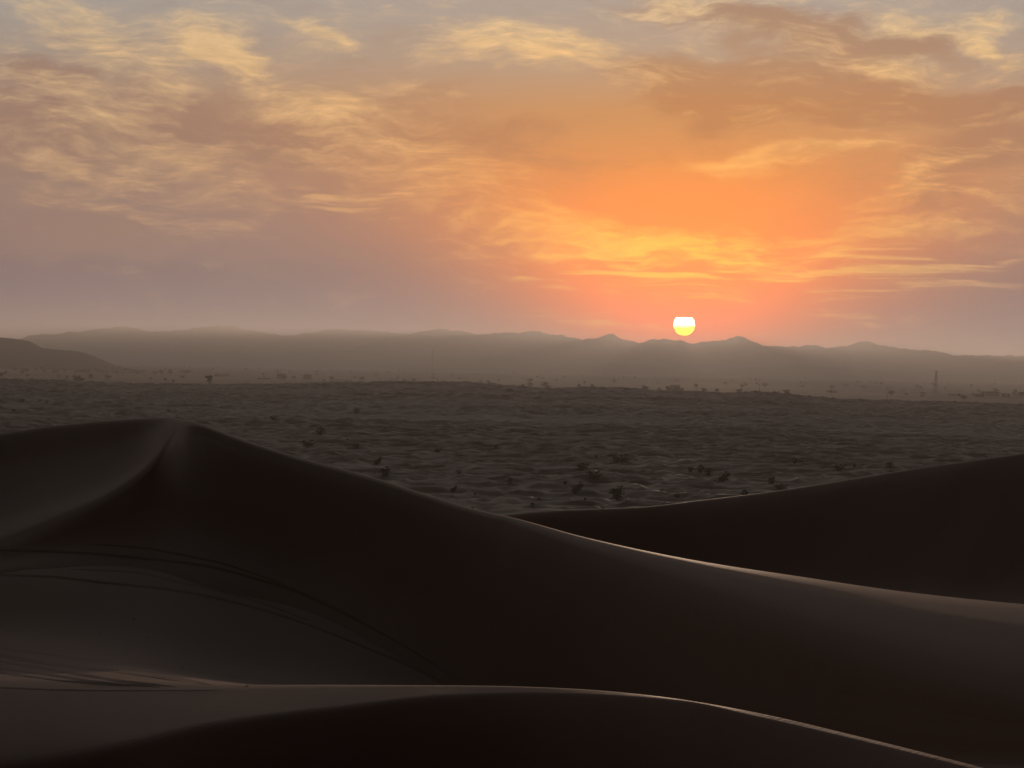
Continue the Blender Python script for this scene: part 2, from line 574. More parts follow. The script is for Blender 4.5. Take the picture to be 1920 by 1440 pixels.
SIL_HILL = [(-500, 640), (-300, 622), (-120, 628), (0, 633), (28, 635), (54, 640), (80, 653), (110, 656), (150, 660), (175, 668), (200, 679), (222, 688), (240, 692)]
mountain('rocky_hill', densify(SIL_HILL, step=5, a=0.8, seed=2), 6700, 400, 31, -500, 240, n=220, rough=0.5)

# --- the field of small dunes
uf = np.linspace(-520, 2440, 780)
df = np.concatenate([np.linspace(380, 470, 50, endpoint=False), np.linspace(470, 1000, 470, endpoint=False),
                     np.linspace(1000, 1500, 210, endpoint=False), np.linspace(1500, 2050, 170, endpoint=False), np.linspace(2050, 2700, 50)])
Uf, Df = np.meshgrid(uf, df)
Xf = (Uf - 960) / FPX * Df * 1.0
FAR_EDGE = [(-520, 715), (0, 712), (220, 717), (400, 717), (560, 717), (640, 713), (720, 713), (790, 715), (900, 716), (960, 720), (1015, 726),
            (1110, 722), (1240, 731), (1300, 733), (1360, 738), (1420, 735), (1540, 746), (1680, 752), (1780, 752), (1900, 757), (2440, 768)]
crest_d = 1850 + 120 * np.sin(uf / 310)
crest_z = zrow(uf, curve(FAR_EDGE, uf, 6) + 9.0, crest_d)[1]
t = np.clip((Df - 520) / (crest_d[None] - 520), 0, 1)
back = np.clip((Df - crest_d[None]) / 600, 0, 1)
swell = crest_z[None] * (t ** 1.15) * (1 - back ** 2 * (3 - 2 * back))
def dunes(X, Y, lx, ly, seed, wx=0.0):
    wxp = X + wx * fbm(X / (lx * 2.5), Y / (lx * 2.5), seed + 5, 2)
    wyp = Y + wx * 1.3 * fbm(X / (lx * 2.2) + 9, Y / (lx * 2.2), seed + 6, 2)
    n = fbm(wxp / lx, wyp / ly, seed, 2, 0.35)
    r = 1 - np.abs(n) * 1.5
    return np.clip(r, -0.3, 1)
small = dunes(Xf, Df, 15, 8.5, 41, 5.5)
small2 = dunes(Xf, Df, 52, 30, 52, 16.0)
small3 = dunes(Xf, Df, 9.5, 5.5, 63, 3.5)
fade = np.clip((Df - 400) / 60, 0, 1) * np.clip((2650 - Df) / 200, 0, 1)
amp = (0.75 + 0.35 * fbm(Xf / 160, Df / 160, 77, 2)) * (1 + 0.8 * t)
Zf = swell + fade * (amp * (1.5 * np.sign(small) * np.abs(small) ** 2.0 + 1.5 * np.abs(small2) ** 1.8) + 0.2 * small3 - 0.6)
Zf += 0.3
Zf[0] = -1; Zf[-1] = -1; Zf[:, 0] = -1; Zf[:, -1] = -1
field = Patch.__new__(Patch)
field.u, field.D, field.Z = uf, Df, Zf
fo = mesh_obj('dune_field', field.xyz().reshape(-1, 3), grid_faces(*Df.shape), M_FIELD)
tag(fo, kind='structure')

# --- the large dunes near the camera
u = np.linspace(-500, 2500, 620)
cv = lambda pts, sm=5: curve(pts, u, sm)
# main dune: skyline S, inner edge B of the lit top, foot G of the steep face
S_py = cv([(-500, 858), (-200, 832), (0, 812), (100, 798), (240, 786), (310, 783), (345, 786), (372, 793), (450, 822), (550, 854), (700, 895), (800, 927),
           (900, 957), (960, 970), (1100, 1008), (1300, 1050), (1500, 1081), (1700, 1110), (1920, 1133), (2500, 1176)], 2.2)
S_d = cv([(-500, 186), (0, 176), (310, 162), (700, 141), (960, 126), (1300, 105), (1600, 90), (1920, 77), (2500, 61)])
S = zrow(u, S_py, S_d)
B_py = cv([(-500, 1150), (-200, 1072), (0, 1008), (100, 968), (200, 925), (260, 886), (300, 848), (330, 812), (352, 796), (375, 800), (450, 826), (550, 857),
           (700, 898), (800, 930), (900, 961), (1000, 996), (1100, 1030), (1250, 1075), (1400, 1123), (1600, 1186), (1750, 1226), (1920, 1262), (2500, 1370)], 2.2)
leftw = cv([(-500, 1), (240, 1), (345, 0), (400, 0), (2500, 0)], 3)
kS = -ray(u, S_py)[2] / ray(u, S_py)[1]
mS = -0.34 * leftw + (1 - leftw) * 0.72 * kS          # slope of the top sheet at the skyline, towards the viewer
mB = -0.01 * leftw - (1 - leftw) * 0.19               # and at its inner edge
run = -2.0 / (mS + mB)
B = slip_base(u, S[0], S[1], B_py, run)
Lb = S[0] - B[0]
def top(t):
    q = Lb * t
    return S[0] - q, S[1] + mS * q + (mB - mS) * q * q / (2 * Lb)
M1, M2, M3 = top(0.25), top(0.5), top(0.75)
bbr = cv([(-500, 0.30), (150, 0.30), (340, 0.55), (2500, 0.55)], 8)
BB = (B[0] - 1.6, B[1] - bbr)
BB_py = py_of(u, BB[0], BB[1])
G_py = cv([(-500, 1165), (-200, 1110), (0, 1066), (200, 1062), (400, 1084), (600, 1148), (850, 1288), (1000, 1340), (1250, 1385), (1600, 1425), (1920, 1428), (2500, 1500)])
slip_run = cv([(-500, 5.0), (0, 4.2), (200, 2.6), (340, 1.75), (900, 1.7), (1200, 1.5), (2500, 1.5)], 8)
Gm_py = BB_py + (G_py - BB_py) * 0.62
Gm = slip_base(u, BB[0], BB[1], Gm_py, slip_run)
Gm = (gsmooth(Gm[0], 8), gsmooth(Gm[1], 8))
G = slip_base(u, Gm[0], Gm[1], G_py, slip_run * cv([(-500, 1.75), (780, 1.75), (1000, 0.95), (2500, 0.95)], 8))
G = (gsmooth(G[0], 12), gsmooth(G[1], 12))
back1 = (S[0] + 5, S[1] - 5 * math.tan(math.radians(9.5)))
back2 = (S[0] + 26, S[1] - 26 * math.tan(math.radians(13)))
back3 = (S[0] + 95, S[1] - 95 * math.tan(math.radians(12)) - 3)
foot = (G[0] - 5, G[1] - 1.6)
main = Patch(u, [back3, back2, back1, S, M1, M2, M3, B, BB, Gm, G, foot], [6, 10, 10, 16, 16, 16, 16, 8, 40, 24, 8], smv=1.2)
nB = 6 + 10 + 10 + 64 + 8
wr = np.clip((np.arange(main.D.shape[0]) - nB) / 26.0, 0, 1)[:, None]
main.D = main.D * (1 - wr) + gsmooth(main.D, 16, 1) * wr
main.Z = main.Z * (1 - wr) + gsmooth(main.Z, 16, 1) * wr
Xm = main.xyz()
main.Z += 0.035 * fbm(Xm[..., 0] / 9, Xm[..., 1] / 9, 91, 3) * np.clip(np.maximum(18 - np.arange(main.Z.shape[0]), np.arange(main.Z.shape[0]) - 100) / 16, 0, 1)[:, None]
tag(main.build('great_dune', M_SAND), kind='structure')

# dune behind it on the right
C_py = cv([(-500, 1120), (500, 1040), (700, 1000), (900, 972), (960, 964), (1040, 957), (1100, 955), (1200, 951), (1300, 940), (1400, 928), (1500, 914), (1700, 881), (1920, 850), (2500, 780)], 3)
C_d = cv([(-500, 200), (700, 200), (960, 196), (1200, 200), (1500, 190), (1920, 170), (2500, 145)])
Cs = zrow(u, C_py, C_d)
C2 = (Cs[0] - 1.2, Cs[1] - 0.35)
CG = slip_base(u, C2[0], C2[1], cv([(-500, 1150), (700, 1040), (960, 1010), (1300, 1075), (1600, 1105), (1920, 1118), (2500, 1120)]), 1.85)
Cf = (CG[0] - 22, CG[1] - 0.6)
Cf2 = (CG[0] - 40, CG[1] - 3.0)
Cb1 = (Cs[0] + 6, Cs[1] - 6 * math.tan(math.radians(9)))
Cb2 = (Cs[0] + 60, Cs[1] - 60 * math.tan(math.radians(11)))
Cb3 = (Cs[0] + 230, np.full_like(u, -1.0))
right = Patch(u, [Cb3, Cb2, Cb1, Cs, C2, CG, Cf, Cf2], [10, 14, 12, 6, 40, 16, 4], smv=1.2)
Xm = right.xyz()
right.Z += 0.12 * fbm(Xm[..., 0] / 11, Xm[..., 1] / 11, 95, 3) * np.clip(np.abs(np.arange(right.Z.shape[0]) - 37) / 8, 0, 1)[:, None]
tag(right.build('right_dune', M_SAND), kind='structure')

# hollow floor, front dune and the dune the camera stands on
T_py = cv([(-500, 1290), (0, 1291), (430, 1293), (640, 1288), (900, 1286), (1050, 1290), (1200, 1301), (1400, 1332), (1600, 1378), (1750, 1415), (1850, 1441), (2500, 1630)], 9)
T_d = cv([(-500, 58), (0, 55), (430, 54), (640, 53), (900, 50), (1200, 45), (1400, 41), (1600, 37), (1850, 32), (2500, 23)])
T = zrow(u, T_py, T_d)
K_py = cv([(-500, 1445), (0, 1428), (200, 1396), (400, 1352), (640, 1322), (850, 1301), (1000, 1298), (1280, 1314), (1400, 1339), (1600, 1385), (1850, 1448), (2500, 1640)])
K_d = T_d - cv([(-500, 11), (0, 7.7), (200, 6.9), (400, 4.6), (640, 2.7), (850, 1.2), (1000, 0.7), (1280, 0.45), (2500, 0.4)], 8)
K = zrow(u, K_py, K_d)
behind = cv([(-500, 3.6), (200, 4.2), (430, 6.6), (640, 10), (850, 13), (1200, 16), (2500, 18)])
T1 = (T[0] + 4, T[1] - 4 * np.tan(np.radians(behind)))
mid_d = cv([(-500, 75), (0, 75), (400, 85), (850, 82), (1200, 72), (1600, 53), (1920, 46), (2500, 36)])
mid_z = cv([(-500, 21.1), (0, 20.95), (400, 19.7), (850, 17.0), (1200, 15.6), (1600, 18.2), (1920, 19.8), (2500, 20.5)])
F0 = (G[0] + 25, G[1] - 1.0)
F1 = (G[0] + 3, G[1] + 0.25)
Fm_py = cv([(-500, 1215), (0, 1190), (200, 1200), (400, 1236), (600, 1268), (850, 1322), (1000, 1362), (1250, 1405), (1600, 1440), (1920, 1445), (2500, 1520)])
F2 = slip_base(u, G[0], G[1], Fm_py, 1 / 0.14)
K1 = (K[0] - 1.1, K[1] - 0.42)
K2 = (K[0] - 5.0, K[1] - 2.6)
tr_d = np.minimum(K2[0] - 3, 26 + 0 * u)
K3 = (tr_d, np.minimum(K2[1] - 1.0, 19.5))
H1 = (np.full_like(u, 7.0), np.full_like(u, 25.6))
H2 = (np.full_like(u, 1.0), np.full_like(u, 28.25))
H3 = (np.full_like(u, -6.0), np.full_like(u, 28.2))
mid_d = np.minimum(mid_d + 4, F2[0] * 0.5 + T[0] * 0.5)
mid_z = F2[1] * 0.56 + T[1] * 0.44
mid_z = np.where(u > 850, np.minimum(mid_z, T[1] - (mid_d - T[0]) * np.tan(np.radians(behind)) * 0.9), mid_z)
mid_z = gsmooth(mid_z, 6)
front = Patch(u, [F0, F1, F2, (mid_d, mid_z), T1, T, K, K1, K2, K3], [6, 10, 60, 60, 14, 40, 12, 20, 14], smv=1.5)
Xm = front.xyz()
rr_ = np.arange(front.Z.shape[0])
front.Z += 0.03 * fbm(Xm[..., 0] / 6, Xm[..., 1] / 6, 99, 3) * np.clip(np.maximum(134 - rr_, rr_ - 206) / 25, 0, 1)[:, None]
tag(front.build('front_dune', M_SAND), kind='structure')
# camera dune: plain sheet running from the trough in front to well behind the viewer
xc = np.linspace(-40, 40, 90)
yc = np.array([27, 24, 20, 16, 12, 8, 5, 3, 1, -1, -3, -6, -12, -25, -50, -90.])
zc = np.array([17.8, 19.0, 20.8, 22.6, 24.4, 26.2, 27.4, 28.0, 28.3, 28.35, 28.2, 27.6, 26, 22, 13, -1.])
XC, YC = np.meshgrid(xc, yc)
ZC = np.repeat(zc[:, None], len(xc), 1) - (XC / 26) ** 2 * 1.2 + 0.1 * fbm(XC / 8, YC / 8, 5, 3)
tag(mesh_obj('camera_dune', np.stack([XC, YC, ZC], -1).reshape(-1, 3), grid_faces(*XC.shape)[:, ::-1], M_SAND), kind='structure')


# ------------------------------------------------------------------ plants
def tube(path, radii, sides=5):
    vs, fs = [], []
    for i, (p, r) in enumerate(zip(path, radii)):
        p = Vector(p)
        a = Vector(path[min(i + 1, len(path) - 1)]) - Vector(path[max(i - 1, 0)])
        a.normalize()
        x = a.orthogonal().normalized()
        y = a.cross(x)
        for k in range(sides):
            t = 2 * math.pi * k / sides
            vs.append(p + (x * math.cos(t) + y * math.sin(t)) * r)
        if i:
            for k in range(sides):
                b, c = (i - 1) * sides, i * sides
                fs.append((b + k, b + (k + 1) % sides, c + (k + 1) % sides, c + k))
    fs.append(tuple(range((len(path) - 1) * sides, len(path) * sides)))
    return vs, fs


def join(parts):
    V, F = [], []
    for v, f in parts:
        o = len(V)
        V += [tuple(q) for q in v]
        F += [tuple(i + o for i in g) for g in f]
    return V, F


def leaf_cloud(R, clumps, per, leaf):
    V, F = [], []
    for (c, rad) in clumps:
        for _ in range(per):
            d = Vector((R.gauss(0, 1), R.gauss(0, 1), R.gauss(0, 1))).normalized() * rad * R.random() ** 0.45
            p = Vector(c) + Vector((d.x, d.y, d.z * 0.85))
            if p.z < 0.02:
                p.z = 0.02 + R.random() * 0.05
            n = Vector((R.gauss(0, 1), R.gauss(0, 1), R.gauss(0, 1))).normalized()
            a = n.orthogonal().normalized() * leaf * R.uniform(0.6, 1.4)
            b = n.cross(a).normalized() * leaf * R.uniform(0.35, 0.8)
            o = len(V)
            V += [p - a, p - b, p + a, p + b]
            F.append((o, o + 1, o + 2, o + 3))
    return V, F


def shrub_proto(seed, kind):
    """unit shrub: width about 1, height about 1, standing on z = 0"""
    R = random.Random(seed)
    stems, clumps = [], []
    n = 13
    for k in range(n):
        a = 2 * math.pi * (k + R.random()) / n
        rr = R.uniform(0.08, 0.42)
        top = R.uniform(0.45, 0.92) * (1 - 0.8 * (rr - 0.08)) if kind != 'low' else R.uniform(0.35, 0.8)
        if kind == 'twin':
            cx = -0.25 if k % 2 else 0.25
            tip = (cx + rr * 0.55 * math.cos(a), rr * math.sin(a), top)
            root = (0, 0, -0.15)
        elif kind == 'lean':
            tip = (0.12 + rr * math.cos(a), rr * math.sin(a), top * (0.75 + 0.4 * math.cos(a)))
            root = (0, 0, -0.15)
        else:
            tip = (rr * math.cos(a), rr * math.sin(a), top)
            root = (0, 0, -0.15)
        mid = tuple(root[i] * 0.5 + tip[i] * 0.5 + R.uniform(-.05, .05) for i in range(3))
        stems.append(tube([root, mid, tip], [0.022, 0.014, 0.006], 4))
        clumps.append((tip, R.uniform(0.10, 0.19)))
        clumps.append((mid, R.uniform(0.10, 0.20)))
        for _ in range(2):
            q = tuple(tip[i] + R.uniform(-.12, .12) for i in range(3))
            clumps.append((q, R.uniform(0.05, 0.10)))
    for k in range(16):
        a, rr = R.uniform(0, 6.28), R.uniform(0.05, 0.40)
        cx = (0.24 if k % 2 else -0.24) if kind == 'twin' else 0.0
        sx = 0.6 if kind == 'twin' else 1.0
        clumps.append(((cx + sx * rr * math.cos(a), rr * math.sin(a), R.uniform(0.08, 0.5)), R.uniform(0.10, 0.17)))
    return join(stems), leaf_cloud(R, clumps, 20, 0.040)


def tree_proto(seed, slender=False):
    """unit tree, height 1, one mesh of trunk and one of crown"""
    R = random.Random(seed)
    parts, clumps = [], []
    h0 = 0.30 if not slender else 0.5
    parts.append(tube([(0, 0, -0.05), (R.uniform(-.03, .03), 0, h0 * .6), (R.uniform(-.04, .04), R.uniform(-.04, .04), h0)], [0.045, 0.035, 0.028], 6))
    for k in range(9):
        a = 2 * math.pi * (k + R.random()) / 9
        r = R.uniform(0.12, 0.42) * (0.55 if slender else 1)
        tip = (r * math.cos(a), r * math.sin(a), R.uniform(0.45, 0.88) - 0.25 * r)
        parts.append(tube([(0, 0, h0 * 0.8), (tip[0] * .5, tip[1] * .5, h0 + (tip[2] - h0) * .4), tip], [0.022, 0.015, 0.006], 4))
        clumps.append((tip, R.uniform(0.11, 0.20)))
        clumps.append(((tip[0] * .6, tip[1] * .6, tip[2] + .06), R.uniform(0.08, 0.16)))
    for k in range(12):
        a, rr = R.uniform(0, 6.28), R.uniform(0.05, 0.34) * (0.6 if slender else 1)
        clumps.append(((rr * math.cos(a), rr * math.sin(a), R.uniform(0.25, 0.7)), R.uniform(0.10, 0.18)))
    return join(parts), leaf_cloud(R, clumps, 26, 0.045)


SHRUBS = {}
for i, k in enumerate(['round', 'twin', 'low', 'lean', 'round']):
    (sv, sf), (lv, lf) = shrub_proto(100 + i, k)
    so = mesh_obj('stems', sv, sf, M_BARK, link=False)
    lo = mesh_obj('foliage', lv, lf, M_LEAF, smooth=False, link=False)
    SHRUBS[i] = (so.data, lo.data)
TREES = {}
for i in range(5):
    (sv, sf), (lv, lf) = tree_proto(200 + i, slender=(i == 4))
    TREES[i] = (mesh_obj('trunk', sv, sf, M_BARK, link=False).data, mesh_obj('crown', lv, lf, M_LEAF, smooth=False, link=False).data)


def plant(name, data, partnames, loc, w, h, rot, label, cat, group):
    e = bpy.data.objects.new(name, None)
    e.empty_display_size = 0.5
    C.objects.link(e)
    e.location = tuple(map(float, loc))
    e.rotation_euler = (0, 0, rot)
    e.scale = (w, w, h)
    for dn, me in zip(partnames, data):
        o = bpy.data.objects.new(dn, me)
        C.objects.link(o)
        o.parent = e
    return tag(e, label, cat, group)


SG = 'shrubs on the dune field'
SHRUB_LIST = [  # px, base y, width px, height px, kind, label
    (1162, 866, 42, 15, 1, 'widest dark shrub, a double clump standing alone above the cluster of four'),
    (1091, 881, 24, 13, 2, 'low dark shrub left of the V-topped one, below the wide double clump'),
    (1114, 899, 25, 16, 1, 'small dark shrub with a split V-shaped top, near the plain centre'),
    (1080, 922, 30, 20, 3, 'broad dark shrub leaning right, second largest near the right dune crest'),
    (1158, 936, 34, 26, 0, 'largest tall rounded shrub, standing just above the right dune crest'),
    (1314, 886, 16, 15, 4, 'upper left shrub of the touching pair right of centre'),
    (1329, 891, 19, 14, 0, 'lower right shrub of the touching pair right of centre'),
    (1355, 902, 27, 19, 3, 'ragged dark shrub just right of the touching pair'),
    (1447, 906, 18, 13, 0, 'neat round dark shrub above the flat one by the right dune crest'),
    (1463, 918, 29, 11, 2, 'flat wide dark shrub touching the slope of the right dune crest'),
    (1397, 934, 16, 16, 4, 'dark shrub half sunk behind the right dune crest line'),
    (1269, 933, 14, 10, 2, 'small lone round shrub right of the largest shrub, near the crest'),
    (1490, 869, 13, 11, 4, 'small isolated shrub up the plain right of the pair, on a ripple'),
    (1573, 882, 26, 12, 2, 'low spreading shrub above the middle of the right dune crest'),
    (1669, 875, 19, 10, 0, 'domed shrub farthest right, just above the right dune crest'),
    (1294, 884, 11, 8, 2, 'faint little shrub left of the touching pair'),
    (1602, 875, 9, 5, 2, 'tiny tuft between the spreading shrub and the domed shrub'),
    (722, 894, 28, 20, 0, 'big round shrub just above the great dune right flank'),
    (707, 870, 20, 15, 3, 'spiky shrub directly up the plain from the big round one by the great dune'),
    (669, 841, 16, 10, 0, 'compact shrub between the split clump and the spiky shrub'),
    (577, 838, 25, 13, 1, 'split dark clump close above the great dune slope'),
    (601, 816, 19, 15, 4, 'round lone shrub above the split clump on the left plain'),
    (513, 788, 19, 9, 2, 'low mound of a shrub above the great dune shoulder'),
    (668, 775, 13, 8, 2, 'small faint shrub high on the left-centre dune field'),
    (849, 921, 17, 11, 3, 'dark shrub close to the great dune edge, lowest one left of centre'),
    (860, 888, 12, 7, 2, 'small flat shrub above the lowest shrub left of centre'),
    (930, 840, 10, 7, 0, 'small lone tuft in the middle of the dune field'),
    (957, 904, 10, 8, 4, 'little shrub left of the cluster, near where the dune crests meet'),
    (820, 848, 16, 8, 2, 'pale low shrub on a smooth patch left of centre'),
    (1060, 908, 9, 7, 0, 'tiny round tuft beside the broad leaning shrub'),
    (1118, 858, 7, 5, 2, 'tiny dot of a tuft left of the wide double clump'),
    (42, 754, 11, 7, 0, 'small dark tuft at the far left of the dune field'),
    (25, 771, 7, 4, 2, 'tiny tuft near the left edge below the far left one'),
    (316, 772, 9, 5, 2, 'small tuft just above the great dune peak'),
]
for i, (px, py, w, h, k, lab) in enumerate(SHRUB_LIST):
    p = field.hit(px, py)
    s_ = p[1] / FPX
    plant('desert_shrub', SHRUBS[k], ('stems', 'foliage'), (p[0], p[1], p[2] - 0.05), w * s_ * 1.0, h * s_ * 1.12, 0.25 * math.sin(i * 2.1), lab, 'shrub', SG)
R = random.Random(31)
for i in range(14):
    px, py = R.uniform(20, 1900), R.uniform(765, 945)
    if i < 6:
        px, py = R.uniform(880, 1180), R.uniform(925, 955)
    p = field.hit(px, py)
    if p[1] < 440:
        continue
    plant('sand_tuft', SHRUBS[R.choice((0, 2, 4))], ('stems', 'foliage'), (p[0], p[1], p[2] - 0.03), R.uniform(.5, 1.1), R.uniform(.3, .6), R.uniform(0, 6), 'tiny dark grass tuft, a mere speck on the rolling dune field', 'tuft', 'speck-sized tufts on the dune field')

# ------------------------------------------------------------------ trees on the far plain
def on_plain(px, py):
    x, y, z = ray(px, py)
    d = (0.0 - CAM_Z) / (z / y)
    return np.array([x / y * d, d, 0.0])


def tree(px, base, w, h, k, label, group='trees on the far plain', loc=None):
    p = on_plain(px, base) if loc is None else loc
    s_ = p[1] / FPX
    plant('desert_tree', TREES[k], ('trunk', 'crown'), p, w * s_, h * s_, R.uniform(0, 6), label, 'tree', group)


tree(392, 721, 20, 18, 1, 'dark lone tree standing up from the dune field edge, left of centre', loc=field.hit(392, 719))
tree(170, 711.5, 12, 10.5, 2, 'small two-lobed tree left of the lone dark tree, below the treeline')
tree(109, 710, 6, 10, 4, 'slim tree second from the left below the treeline')
tree(149, 710, 6, 8, 4, 'slim tree between the other slim one and the two-lobed tree')
tree(3, 708, 14, 11, 0, 'bushy tree cut by the left edge of the picture')
tree(51, 707.5, 5, 7, 4, 'smallest slim tree nearest the left edge')
tree(350, 702.5, 26, 10, 3, 'wide clump of dark trees just left of the lone dark tree')
tree(318, 701, 12, 11, 0, 'tall dark tree at the end of the white walls on the left')
tree(302, 701, 13, 8, 2, 'lower tree left of the tall one beside the white walls')
tree(1096, 721, 7, 7, 4, 'pointed tree on the brow of the dune field, right of centre')
tree(1798, 745, 7, 9, 4, 'dark slim tree right of the lattice tower, below it')
tree(1867, 736, 12, 9, 3, 'dark tree behind the white houses at the far right')
R = random.Random(77)
lab = 'hazy grey tree lost among many on the distant plain'
for i in range(26):
    px = R.uniform(-120, 235)
    tree(px, 695.5 + R.uniform(-1.0, 1.5) + px * 0.018, R.uniform(9, 18), R.uniform(4.5, 8), R.randrange(4), 'tree in the dark treeline at the foot of the left hill', 'treeline under the left hill')
for i in range(230):
    px = R.uniform(-120, 2040)
    hz = 691 + 0.02 * (px - 960)
    dep = 9.0 + 36.0 * R.random() ** 1.5
    d = CAM_Z * FPX / dep
    hm = R.uniform(4.5, 10.5) * (1.3 if d > 6000 else 1)
    hpx = hm / d * FPX
    tree(px, hz + dep, hpx * R.uniform(0.9, 2.0), hpx, R.randrange(5), lab, 'hazy trees scattered on the far plain')

# ------------------------------------------------------------------ houses, walls
def box_mesh(x0, x1, y0, y1, z0, z1):
    v = [(x, y, z) for z in (z0, z1) for y in (y0, y1) for x in (x0, x1)]
    f = [(0, 2, 3, 1), (4, 5, 7, 6), (0, 1, 5, 4), (2, 6, 7, 3), (0, 4, 6, 2), (1, 3, 7, 5)]
    return v, f


def house(px, base, wpx, hpx, mat, label, storeys=1, bays=3, rot=0.0, name='house'):
    p = on_plain(px, base)
    s_ = p[1] / FPX
    w, h = wpx * s_, hpx * s_
    dp = max(6.0, w * 0.5)
    e = bpy.data.objects.new(name, None)
    C.objects.link(e)
    e.location = tuple(p)
    e.rotation_euler = (0, 0, rot)
    tag(e, label, 'house', 'houses on the far plain')
    mesh_obj('wall', *box_mesh(-w / 2, w / 2, 0, dp, -0.3, h - 0.5), mat, e, smooth=False)
    mesh_obj('roof', *join([box_mesh(-w / 2 - .25, w / 2 + .25, -.25, dp + .25, h - 0.5, h - 0.2), box_mesh(-w / 2, w / 2, 0, .25, h - 0.2, h + .35),
                            box_mesh(-w / 2, w / 2, dp - .25, dp, h - 0.2, h + .35), box_mesh(-w / 2, -w / 2 + .25, .25, dp - .25, h - 0.2, h + .35),
                            box_mesh(w / 2 - .25, w / 2, .25, dp - .25, h - 0.2, h + .35)]), mat, e, smooth=False)
    sh = (h - 0.7) / storeys
    for st_ in range(storeys):
        for b in range(bays):
            cx = -w / 2 + w * (b + .5) / bays
            if st_ == 0 and b == bays // 2:
                mesh_obj('door', *box_mesh(cx - .7, cx + .7, -.06, .1, 0.0, min(2.3, sh * .8)), M_STEEL, e, smooth=False)
                continue
            ww = min(1.1, w / bays * .3)
            z0 = st_ * sh + sh * .32
            f = mesh_obj('window', *box_mesh(cx - ww, cx + ww, -.08, .1, z0, z0 + sh * .42), M_WHITE if mat is not M_WHITE else M_TAN, e, smooth=False)
            mesh_obj('pane', *box_mesh(cx - ww + .12, cx + ww - .12, -.12, .05, z0 + .12, z0 + sh * .42 - .12), M_DARKGLASS, f, smooth=False)


def garden_wall(px, base, wpx, hpx, label):
    p = on_plain(px, base)
    s_ = p[1] / FPX
    w, h = wpx * s_, hpx * s_
    e = bpy.data.objects.new('boundary_wall', None)
    C.objects.link(e)
    e.location = tuple(p)
    tag(e, label, 'wall', 'white walls on the far plain')
    mesh_obj('wall_run', *box_mesh(-w / 2, w / 2, 0, .3, -.3, h), M_WHITE, e, smooth=False)
    mesh_obj('coping', *box_mesh(-w / 2 - .1, w / 2 + .1, -.08, .38, h, h + .18), M_TAN, e, smooth=False)
    for k in range(5):
        x = -w / 2 + w * k / 4
        mesh_obj('pillar', *box_mesh(x - .3, x + .3, -.14, .44, -.3, h + .4), M_WHITE, e, smooth=False)


house(528, 711, 18, 10, M_WHITE, 'white two-storey house left of centre, the brightest block on the plain', 2, 3)
house(576, 711.5, 15, 9, M_GREY, 'dark grey block house just right of the white two-storey house', 2, 3)
house(257, 699, 30, 5, M_WHITE, 'long low white house under the tip of the left hill', 1, 6)
house(415, 706, 26, 4, M_TAN, 'long low tan house right of the lone dark tree', 1, 6)
house(1022, 724.5, 12, 6, M_WHITE, 'small white house peeping over the dune field near the centre', 1, 2)
house(1266, 731, 19, 9, M_TAN, 'square tan block right below the setting sun', 2, 3)
house(1699, 740.5, 7, 3.6, M_WHITE, 'tiny white house left of the lattice tower', 1, 2)
house(1731, 739, 10, 3.6, M_WHITE, 'tiny white house right at the left foot of the lattice tower', 1, 2)
house(1858, 743, 32, 9, M_WHITE, 'long white house with a row of windows at the far right', 2, 7)
house(1886, 745, 15, 7, M_WHITE, 'white house right of the long windowed one', 1, 3)
house(1912, 742, 24, 6, M_WHITE, 'low white house cut by the right edge of the picture', 1, 4)
house(1838, 744.5, 15, 6, M_TAN, 'tan house left of the long white windowed one', 1, 3)
house(1560, 736, 18, 4, M_TAN, 'low tan house among trees, right of centre', 1, 4)
garden_wall(495, 711.3, 24, 2.4, 'low white wall running left from the white two-storey house')
garden_wall(640, 713.5, 40, 2.0, 'low white wall behind the dune field brow, right of the grey block')
garden_wall(222, 698.5, 26, 2.0, 'low white wall left of the long low white house')
garden_wall(1790, 742, 26, 3.0, 'white wall between the lattice tower and the tan house')

